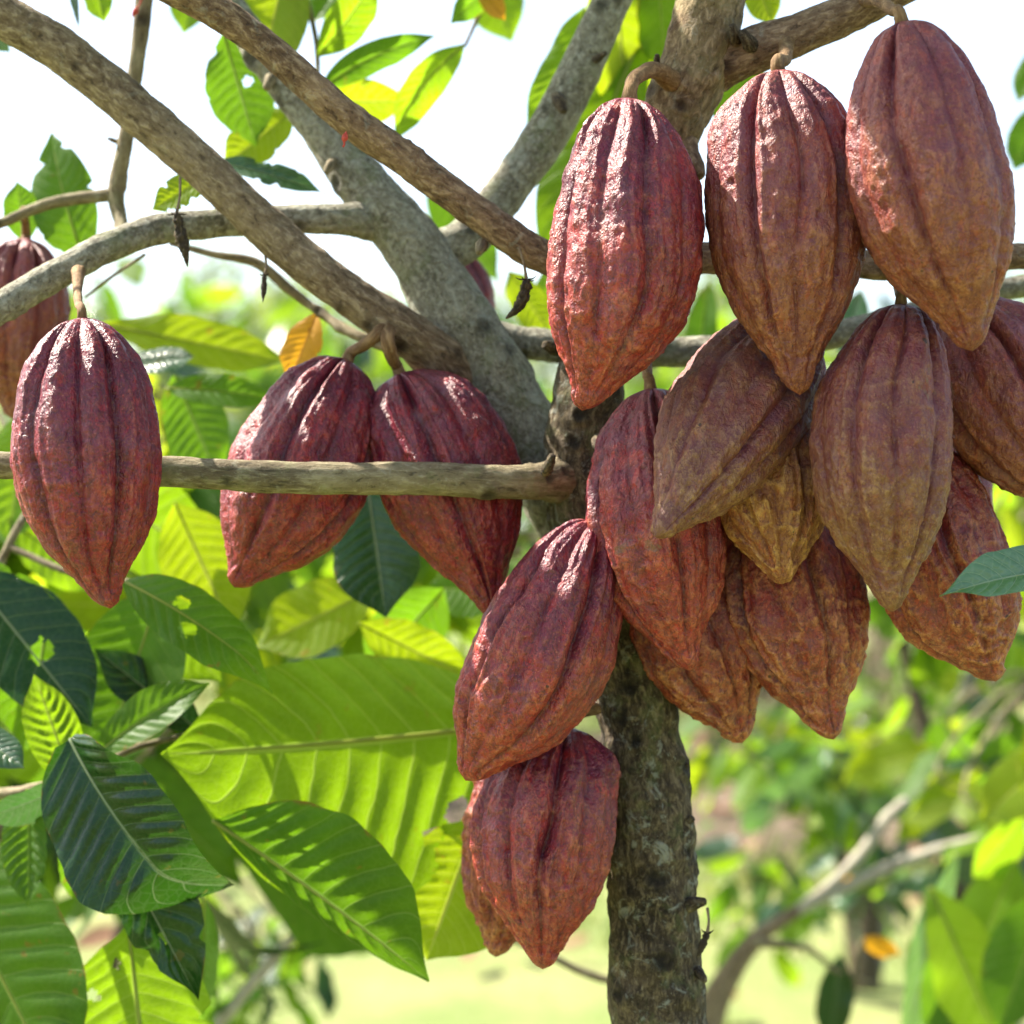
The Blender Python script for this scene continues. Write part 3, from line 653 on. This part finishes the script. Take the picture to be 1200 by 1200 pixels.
# ------------------------------------------------------------------ leaves of the tree in the upper part
H = hero_leaf
for a in [
    ((338, -60, 1.50), (300, 100, 1.52), 100, 'yellow', 20, dict(bend=-.03)),
    ((372, 66, 1.50), (440, -28, 1.50), 52, 'bright', 30, dict(bend=.10)),
    ((372, 108, 1.52), (510, 42, 1.50), 36, 'green', 20, dict(bend=.12, sbend=-.07)),
    ((545, 52, 1.53), (462, 168, 1.53), 48, 'bright', -20, dict(sbend=.08, twist=.7)),
    ((345, 120, 1.55), (482, 118, 1.55), 58, 'yellow', 30, dict()),
    ((262, 40, 1.48), (300, 172, 1.48), 78, 'green', -10, dict(notch=.4, holes=((.45, -.3, .004),))),
    ((345, 128, 1.50), (262, 196, 1.50), 62, 'yellow', 15, dict(notch=.3)),
    ((685, 8, 1.55), (616, 150, 1.55), 52, 'bright', 15, dict(sbend=-.06)),
    ((758, 30, 1.62), (640, 340, 1.60), 100, 'bright', 25, dict(bend=.04, fold=.2)),
    ((720, -60, 1.60), (735, 150, 1.62), 95, 'yellow', -15, dict()),
    ((770, -50, 1.60), (780, 90, 1.60), 60, 'bright', 25, dict()),
    ((700, 60, 1.66), (770, 190, 1.66), 55, 'blue', 35, dict()),
    ((705, 10, 1.70), (672, 250, 1.70), 90, 'bright', 25, dict()),
    ((660, 90, 1.66), (700, 240, 1.66), 70, 'yellow', -25, dict()),
    ((745, 110, 1.68), (705, 260, 1.68), 70, 'yellow', 25, dict()),
    ((800, -70, 1.7), (742, 60, 1.7), 80, 'bright', -25, dict()),
    ((285, -70, 1.55), (345, 60, 1.55), 70, 'bright', 25, dict()),
    ((420, -60, 1.56), (365, 30, 1.56), 50, 'green', 25, dict()),
    ((650, 305, 1.65), (655, 400, 1.65), 60, 'bright', 25, dict()),
    ((830, 330, 1.9), (815, 450, 1.9), 40, 'green', 25, dict()),
    ((1010, 340, 1.9), (985, 420, 1.9), 40, 'blue', 25, dict()),
    ((500, 210, 1.9), (585, 330, 1.9), 60, 'green', 20, dict()),
    ((560, -60, 1.9), (600, 50, 1.9), 70, 'bright', 20, dict()),
    ((240, -50, 1.8), (215, 40, 1.8), 60, 'bright', 20, dict()),
    ((880, 40, 1.55), (846, 158, 1.55), 62, 'bright', 10, dict(notch=.3)),
    ((880, -40, 1.45), (905, 30, 1.45), 44, 'yellow', 20, dict()),
    ((245, 205, 1.36), (178, 246, 1.36), 44, 'yellow', 20, dict(notch=.5)),
    ((250, 190, 1.42), (382, 228, 1.42), 36, 'blue', -30, dict(notch=.5, bend=.05)),
    ((30, 285, 1.50), (20, 212, 1.50), 42, 'green', 15, dict()),
    ((100, 310, 1.50), (60, 155, 1.50), 88, 'green', -15, dict(notch=.5, bend=.06, twist=.5)),
    ((585, -30, 1.50), (528, 28, 1.50), 34, 'green', -30, dict()),
    ((560, -20, 1.50), (592, 24, 1.50), 26, 'gold', 10, dict()),
    ((110, -30, 1.50), (122, 26, 1.50), 36, 'bright', 10, dict()),
    ((82, -40, 1.46), (92, 34, 1.46), 14, 'blue', 40, dict()),
    ((-20, 20, 1.55), (12, 62, 1.55), 30, 'blue', 40, dict()),
    ((372, 366, 1.42), (338, 450, 1.42), 48, 'gold', 20, dict(notch=.25, twist=.5)),
    ((596, 318, 1.62), (648, 396, 1.62), 46, 'yellow', 20, dict()),
    ((1222, 120, 1.9), (1188, 200, 1.9), 46, 'green', 20, dict()),
    ((1225, 50, 1.9), (1192, 120, 1.9), 36, 'green', 30, dict()),
]:
    b, t, w, k, r, kw = a
    kw = dict(kw); kw.setdefault('seed', int(b[0] + b[1]) % 50 + 50)
    H(TREE, b, t, w, k, r, nu=44, nv=20, **kw)
H(TREE, (1275, 668, 1.12), (1101, 699, 1.10), 60, 'painted_sheen', 40, nu=60, nv=24, bend=.07, fold=.5, seed=3, corr=0.00055)
# the crown above the frame: limbs and leaves that dapple the light
for i, pts in enumerate([[(890, -420, 1.225, 28), (700, -700, 1.4, 20), (400, -820, 1.6, 14)], [(890, -420, 1.225, 26), (900, -800, 1.3, 18), (760, -1100, 1.5, 10)],
                         [(150, -160, 1.42, 13), (0, -500, 1.5, 9), (-100, -800, 1.6, 6)], [(760, -90, 1.37, 23), (800, -400, 1.5, 16), (600, -700, 1.7, 10)]]):
    branch(pts, 'warm', 70 + i, ns=16, step=.02, knots=0)
# gaps in the crown through which the sun reaches the pods
GAPS = [(Vector(at(x, y, Y)), r_) for x, y, Y, r_ in ((665, 230, 1.15, .14), (660, 340, 1.15, .14), (880, 120, 1.15, .05), (1025, 420, 1.14, .10), (800, 470, 1.18, .11), (720, 520, 1.2, .08), (380, 850, 1.4, .15))]
RNG.seed(5)
for k in range(190):
    p = (RNG.gauss(-.12, .40), RNG.gauss(1.42, .22), RNG.uniform(1.98, 2.55))
    if p[2] < CAMZ + p[1] * .2667 + .22: continue
    if any((Vector(p) - g - SUN * (Vector(p) - g).dot(SUN)).length < r_ for g, r_ in GAPS): continue
    cheap_leaf(TREE, p, RNG.uniform(.16, .28), pick({'green': 3, 'bright': 2}), (RNG.gauss(0, .8), RNG.gauss(0, .8), -.35 + RNG.gauss(0, .3)))

# ------------------------------------------------------------------ young cacao plant with the large leaves at lower left
SH = empty('cacao_sapling', at(-60, 600, 1.5) * np.array([1, 1, 0]), 'young cacao plant with big translucent and dark glossy leaves at lower left', 'sapling')
def stw(pts, seed=1, m='twig', **kw): return tube('twig', pts, BARK[m], SH, seed=seed, ns=14, step=.008, **kw)
stw([(-60, 3900 * .9, 1.5, 14), (-80, 1800, 1.5, 12), (-70, 1150, 1.5, 10), (-40, 960, 1.46, 8), (30, 926, 1.42, 6), (92, 916, 1.40, 5)], 1)
stw([(-40, 960, 1.46, 8), (-30, 760, 1.5, 6), (10, 640, 1.5, 5), (60, 560, 1.52, 4)], 2)
stw([(10, 640, 1.5, 4), (80, 670, 1.48, 4), (150, 682, 1.45, 3.5), (205, 686, 1.43, 3)], 3)
stw([(92, 916, 1.40, 5), (150, 880, 1.42, 4), (215, 862, 1.44, 3)], 4)
for a in [
    ((625, 846, 1.47), (188, 884, 1.37), (186, 112), 'bright', 24, dict(bend=-.03, fold=-.14, corr=0.00150, nu=130, nv=60, vw=11, holes=((.10, .5, .004), (.28, -.85, .013), (.24, -.62, .010), (.32, -.72, .008), (.27, -.97, .016)), seed=4, wave=.012)),
    ((250, 962, 1.36), (503, 1150, 1.33), (104, 34), 'green', 26, dict(bend=.02, sbend=-.03, fold=-.15, corr=0.00180, nu=100, nv=48, seed=8, wave=.015)),
    ((82, 866, 1.30), (226, 1064, 1.28), (72, 82), 'dark', 16, dict(bend=.08, fold=.2, blunt=.6, corr=0.00170, nu=80, nv=40, seed=9, wave=.09, curltip=.9, twist=.5)),
    ((86, 912, 1.33), (232, 1172, 1.32), (52, 40), 'dark', -28, dict(bend=.05, fold=.35, corr=0.00150, nu=80, nv=36, seed=10, wave=.06, notch=.35, holes=((.72, .1, .004),))),
    ((-70, 1005, 1.42), (75, 1290, 1.36), (110, 105), 'green', 18, dict(fold=-.1, corr=0.00140, seed=11, nu=80, nv=36)),
    ((150, 1085, 1.40), (178, 1330, 1.38), (88, 92), 'bright', -18, dict(fold=.1, seed=12, nu=80, nv=36, notch=.25, holes=((.17, .3, .004), (.3, .6, .005)))),
    ((34, 925, 1.38), (34, 1064, 1.36), 62, 'green', 20, dict(seed=13, notch=.4, corr=0.00150, fold=.3)),
    ((112, 940, 1.41), (124, 1072, 1.41), 100, 'green', -15, dict(seed=14)),
    ((88, 926, 1.36), (40, 790, 1.36), 64, 'bright', 25, dict(seed=15, corr=0.00175, fold=-.2)),
    ((112, 885, 1.38), (246, 800, 1.38), 58, 'green', -25, dict(seed=16, bend=.08, fold=.3)),
    ((92, 918, 1.37), (-20, 960, 1.35), 60, 'blue', -45, dict(seed=17, fold=.2)),
    ((-40, 850, 1.36), (28, 900, 1.34), 50, 'blue', -40, dict(seed=18)),
    ((-40, 668, 1.42), (108, 852, 1.38), (62, 54), 'dark', -20, dict(seed=19, nu=80, nv=36, holes=((.55, -.1, .009),), fold=.12)),
    ((-30, 652, 1.44), (104, 742, 1.42), 60, 'green', 30, dict(seed=20, bend=.06, notch=.3)),
    ((142, 680, 1.36), (318, 796, 1.34), (36, 38), 'green', -22, dict(seed=21, nu=80, nv=36, holes=((.38, -.3, .005), (.5, .3, .006)), bend=.13, curltip=.5)),
    ((190, 685, 1.45), (118, 905, 1.45), 150, 'green', 20, dict(seed=22)),
    ((60, 700, 1.5), (30, 880, 1.48), 110, 'green', -20, dict(seed=23)),
    ((150, 690, 1.5), (260, 800, 1.5), 80, 'bright', -20, dict(seed=24)),
    ((195, 455, 1.55), (325, 468, 1.55), 44, 'green', -25, dict(seed=25, bend=.05)),
    ((205, 440, 1.6), (255, 560, 1.6), 90, 'green', 20, dict(seed=26)),
    ((120, 380, 1.65), (345, 425, 1.65), 60, 'yellow', -20, dict(seed=27)),
    ((145, 430, 1.5), (228, 418, 1.5), 46, 'blue', -40, dict(seed=28)),
    ((90, 560, 1.6), (250, 660, 1.6), 130, 'bright', 20, dict(seed=29)),
    ((205, 590, 1.55), (275, 745, 1.55), 100, 'yellow', -20, dict(seed=30)),
    ((432, 575, 1.48), (452, 724, 1.46), 108, 'dark', 16, dict(seed=31)),
    ((520, 690, 1.6), (430, 790, 1.6), 90, 'green', -15, dict(seed=32)),
    ((440, 690, 1.62), (300, 758, 1.62), 90, 'yellow', 18, dict(seed=33)),
    ((420, 730, 1.55), (560, 800, 1.55), 70, 'yellow', 18, dict(seed=34)),
    ((560, 960, 1.42), (500, 1125, 1.44), (80, 70), 'yellow', 20, dict(seed=35)),
    ((30, 480, 1.6), (10, 640, 1.6), 100, 'bright', 20, dict(seed=36)),
    ((10, 610, 1.6), (130, 690, 1.6), 70, 'bright', -10, dict(seed=37)),
    ((238, 860, 1.44), (110, 760, 1.44), 60, 'dark', 30, dict(seed=38)),
    ((240, 1050, 1.5), (238, 1190, 1.5), 50, 'green', 30, dict(seed=39)),
    ((120, 830, 1.46), (20, 800, 1.46), 90, 'green', 30, dict(seed=40)),
    ((640, 620, 1.6), (650, 760, 1.6), 60, 'yellow', 30, dict(seed=41)),
    ((600, 690, 1.65), (500, 690, 1.65), 80, 'green', 30, dict(seed=42)),
]:
    b, t, w, k, r, kw = a
    kw = dict(kw); kw.setdefault('nu', 48); kw.setdefault('nv', 22)
    H(SH, b, t, w, k, r, **kw)

# ------------------------------------------------------------------ bushes and trees behind
def plant(name, label, x, Y, cat, stems, r=.02):
    root = empty(name, (x, Y, 0), label, cat)
    tops = []
    for i, (dx, dy, z, rr) in enumerate(stems):
        pts = [(x, Y, -.05, rr * 1.6), (x + dx * .25, Y + dy * .3, z * .35, rr * 1.2), (x + dx * .6, Y + dy * .7, z * .7, rr), (x + dx, Y + dy, z, rr * .5)]
        V, F, A = tube_arrays(pts, ns=12, step=.05, rough=.06, lump=.05, seed=i + int(Y * 10))
        mesh('trunk' if i == 0 else 'stem', V, F, BARK['grey' if i % 2 else 'trunk'], root, attrs=A)
        tops.append((x + dx, Y + dy, z))
    return root, tops
MIX = {'bright': 4, 'yellow': 3, 'green': 3, 'blue': .7}
# left, 2 to 3 m
p, tp = plant('cacao_bush', 'leafy cacao bush filling the left side behind the hanging pods', -1.0, 2.4, 'bush', [(.3, .1, 1.5, .02), (-.2, -.1, 1.4, .016), (.5, -.1, 1.1, .014)])
RNG.seed(31)
foliage(p, (-60, 440, 330, 760, 2.0, 2.8), 120, .22, MIX, twigs=14, twig_from=tp[0])
foliage(p, (-60, 700, 260, 1150, 2.0, 2.8), 60, .22, {'green': 4, 'bright': 2, 'dark': 2}, twigs=8, twig_from=tp[2])
p, tp = plant('cacao_bush', 'yellow green cacao bush seen between the pod pair and the trunk', .19, 2.9, 'bush', [(.04, .1, 1.2, .018), (-.02, .1, 1.3, .014)])
foliage(p, (240, 560, 640, 770, 2.4, 3.3), 85, .20, MIX, twigs=12, twig_from=tp[0])
foliage(p, (560, 430, 660, 560, 3.0, 3.6), 12, .2, MIX, twigs=4, twig_from=tp[0])
p, tp = plant('cacao_bush', 'low dark leaved bush behind the big drooping leaf at lower left', -.75, 3.3, 'bush', [(.1, 0, .7, .014), (-.3, .1, .6, .012)])
foliage(p, (200, 1020, 360, 1200, 3.0, 3.6), 54, .13, {'green': 3, 'dark': 3, 'bright': 1.5}, twigs=6, twig_from=tp[0])
# right
p, tp = plant('cacao_bush', 'sunlit cacao bush at the right edge behind the pod cluster', 1.25, 3.4, 'bush', [(-.1, .1, 1.5, .022), (.25, .1, 1.3, .016), (-.3, 0, 1.0, .014)])
foliage(p, (1040, 490, 1260, 800, 2.9, 3.9), 85, .17, {'bright': 4, 'yellow': 2, 'green': 3, 'blue': 1.5}, twigs=14, twig_from=tp[0])
foliage(p, (1080, 800, 1260, 1010, 2.9, 3.9), 45, .17, {'bright': 3, 'yellow': 3, 'green': 3, 'blue': 2}, twigs=8, twig_from=tp[2])
p, tp = plant('cacao_bush', 'thin stemmed cacao bush behind the trunk on the right', .95, 5.2, 'bush', [(.1, .1, 1.3, .03), (.5, .1, 1.2, .02), (-.2, .1, 1.0, .018)])
foliage(p, (820, 800, 1090, 920, 4.6, 5.8), 80, .18, {'bright': 4, 'yellow': 2, 'green': 4, 'blue': 1.5}, twigs=16, twig_from=tp[0])
foliage(p, (1000, 700, 1200, 880, 4.8, 6.0), 70, .19, {'bright': 3, 'green': 4, 'blue': 2}, twigs=12, twig_from=tp[1])
RNG.seed(91)
p, tp = plant('cacao_bush', 'loose cacao bush with hanging leaves just right of the trunk', 1.0, 4.0, 'bush', [(-.2, .1, 1.15, .02), (.3, .1, 1.0, .014)])
foliage(p, (800, 820, 1030, 960, 3.7, 4.8), 60, .15, {'bright': 4, 'yellow': 3, 'green': 2, 'blue': 3, 'painted_sheen': 2}, twigs=7, twig_from=tp[0])
foliage(p, (820, 990, 950, 1130, 3.7, 4.3), 24, .13, {'bright': 2, 'green': 2, 'blue': 3}, twigs=4, twig_from=tp[0])
foliage(p, (940, 860, 1150, 1080, 3.8, 4.8), 56, .14, {'bright': 3, 'green': 1, 'blue': 3, 'painted_sheen': 3, 'gold': .5}, twigs=6, twig_from=tp[1])
# bare pale stems and the drooping leaves at lower right
p = empty('fallen_branch', at(835, 1240, 2.5), 'pale forked bare branch leaning up to the right at lower right', 'branch')
for i, pts in enumerate([[(880, 1110, 2.9, 6), (935, 1068, 2.9, 6), (1020, 1026, 2.9, 7), (1090, 999, 2.9, 7), (1155, 984, 2.9, 7)], [(800, 1330, 2.9, 24), (825, 1210, 2.9, 20), (850, 1150, 2.9, 15), (885, 1102, 2.9, 11), (935, 1066, 2.9, 7)],
                         [(935, 1066, 2.9, 6), (975, 1035, 2.9, 6), (1010, 1000, 2.9, 7), (1040, 958, 2.9, 7), (1062, 938, 2.9, 6)],
                         [(885, 1105, 2.5, 6), (945, 1110, 2.5, 4), (975, 1135, 2.5, 3), (1030, 1155, 2.5, 2)], [(1000, 1170, 2.5, 3), (1004, 1120, 2.5, 3), (1012, 1100, 2.5, 2)]]):
    V, F, A = tube_arrays(px4(pts), ns=16, step=.02, rough=.06, seed=i + 3)
    mesh('limb', V, F, BARK['tan' if i == 1 else 'pale' if i < 3 else 'twig'], p, attrs=A)
for (b, t, w, k, r) in [((985, 1120, 2.5), (972, 1225, 2.5), 44, 'dark', 15), ((1120, 1000, 2.4), (1050, 1250, 2.3), 95, 'painted_sheen', -45), ((1010, 1100, 2.5), (1055, 1118, 2.5), 26, 'gold', 20)]:
    H(p, b, t, w, k, r, nu=24, nv=12, seed=int(b[0]) % 40)
p, tp = plant('cacao_sapling', 'young cacao plant with broad drooping green leaves in the lower right corner', .95, 2.2, 'sapling', [(-.1, 0, .95, .012), (.1, .1, 1.0, .012)])
for (b, t, w, k, r) in [((1090, 1040, 2.2), (1180, 1250, 2.15), 100, 'bright', -25), ((1190, 1010, 2.2), (1140, 1130, 2.2), 80, 'bright', 25), ((1230, 1040, 2.1), (1170, 1210, 2.1), 90, 'green', 20),
                        ((1100, 1090, 2.3), (1120, 1260, 2.3), 80, 'green', -25), ((1240, 880, 2.2), (1150, 960, 2.2), 70, 'yellow', 25), ((1200, 960, 2.2), (1140, 1030, 2.2), 60, 'bright', -25), ((1218, 830, 1.9), (1196, 930, 1.9), 22, 'yellow', 25)]:
    H(p, b, t, w, k, r, nu=24, nv=12, seed=int(b[0] + t[1]) % 40)
# stray twigs
p = empty('bare_twig', at(700, 1150, 1.9), 'thin bare twig low behind the lowest pod and the trunk', 'twig')
V, F, A = tube_arrays(px4([(560, 1085, 1.9, 2), (640, 1118, 1.9, 4), (690, 1142, 1.9, 5), (760, 1160, 1.9, 5)]), ns=10, step=.01); mesh('stem', V, F, BARK['twig'], p, attrs=A)
p = empty('leaning_stick', at(240, 1220, 2.2), 'pale stick leaning up to the right below the drooping leaf', 'stick')
V, F, A = tube_arrays(px4([(180, 1290, 2.2, 9), (260, 1195, 2.2, 8), (310, 1135, 2.2, 7), (355, 1085, 2.2, 6)]), ns=10, step=.02); mesh('stem', V, F, BARK['pale'], p, attrs=A)
# orchard rows 7 to 14 m off
rows = [(-4.2, 9.5, 'round cacao bush at mid distance, far left of the orchard'), (-2.1, 8.5, 'cacao bush behind the big backlit leaf at left'), (-.9, 11, 'cacao bush farther back, left of the trunk'),
        (.35, 12.5, 'cacao bush far behind the trunk'), (1.5, 11.0, 'cacao bush beyond the bare soil patch'), (2.6, 8.8, 'cacao bush with a dark upright stem at right'), (3.9, 10.2, 'cacao bush at mid distance, farthest right')]
RNG.seed(77)
for i, (x, Y, lab) in enumerate(rows):
    hgt = RNG.uniform(1.9, 2.5)
    p, tp = plant('cacao_tree', lab, x, Y, 'cacao tree', [(RNG.uniform(-.2, .2), 0, hgt, .06), (.5, .1, hgt * .8, .035), (-.5, -.1, hgt * .85, .035)])
    for k in range(230):
        a = RNG.uniform(0, 2 * PI); rr = 1.05 * math.sqrt(RNG.random()); z = RNG.uniform(.45, 1.12) * hgt
        s = math.sqrt(max(.1, 1 - ((z - hgt * .75) / (hgt * .5)) ** 2))
        cheap_leaf(p, (x + math.cos(a) * rr * s, Y + math.sin(a) * rr * s, z), RNG.uniform(.2, .36), pick({'green': 4, 'bright': 4, 'yellow': 1.5, 'blue': 1.5}), (math.cos(a) * .7, math.sin(a) * .7, -.6 + RNG.gauss(0, .4)))
# far trees: trunk, crown of leaf clumps
farmat = leaf_mat('leaf_far_hazed', (.11, .16, .05), (.36, .46, .10), (.2, .24, .1), .4, .6, 0)  # foliage colour lightened to imitate haze over distance
rs = np.random.RandomState(8)
far = [(-12, 34, 6.2), (-7.5, 27, 4.4), (-3.6, 30, 4.6), (-.5, 36, 5.4), (3.5, 30, 4.4), (7.0, 27, 4.6), (11, 33, 6.5), (15, 38, 7), (-17, 38, 7), (-5.5, 42, 6.8), (5.5, 44, 6.6)]
wherefar = ['second from the left of the far row', 'third from the left of the far row', 'behind the hanging pods at left', 'straight behind the grey limb', 'behind the topmost pods', 'behind the right cluster', 'second from the right of the far row', 'at the right end of the far row', 'at the left end of the far row', 'farthest back on the left', 'farthest back on the right']
for (x, Y, h), wtxt in zip(far, wherefar):
    root = empty('shade_tree', (x, Y, 0), 'distant pale green tree ' + wtxt, 'tree', None)
    V, F, A = tube_arrays([(x, Y, -.1, .22), (x + .1, Y, h * .3, .16), (x, Y, h * .6, .1)], ns=12, step=.3); mesh('trunk', V, F, BARK['grey'], root, attrs=A)
    cl = rs.normal(0, 1, (46, 3)); cl /= np.linalg.norm(cl, axis=1)[:, None]; cl *= rs.uniform(.4, 1, (46, 1)) * np.array([2.9, 2.9, h * .42]); cl += [x, Y, h * .6]
    n = 5200
    c = cl[rs.randint(0, 46, n)] + rs.normal(0, .34, (n, 3)); c[:, 2] = np.clip(c[:, 2], .15, None)
    a = rs.normal(0, 1, (n, 3)); a /= np.linalg.norm(a, axis=1)[:, None]; b = np.cross(a, rs.normal(0, 1, (n, 3))); b /= np.linalg.norm(b, axis=1)[:, None]
    s = rs.uniform(.08, .17, (n, 1))
    V = np.stack([c - a * s, c + b * s * .45, c + a * s, c - b * s * .45], 1).reshape(-1, 3)
    mesh('crown', V, np.arange(4 * n).reshape(-1, 4), farmat, root, attrs={'lu': np.tile([0, .5, 1, .5], n), 'lv': np.tile([.2, .9, .2, -.9], n)}, smooth=False)
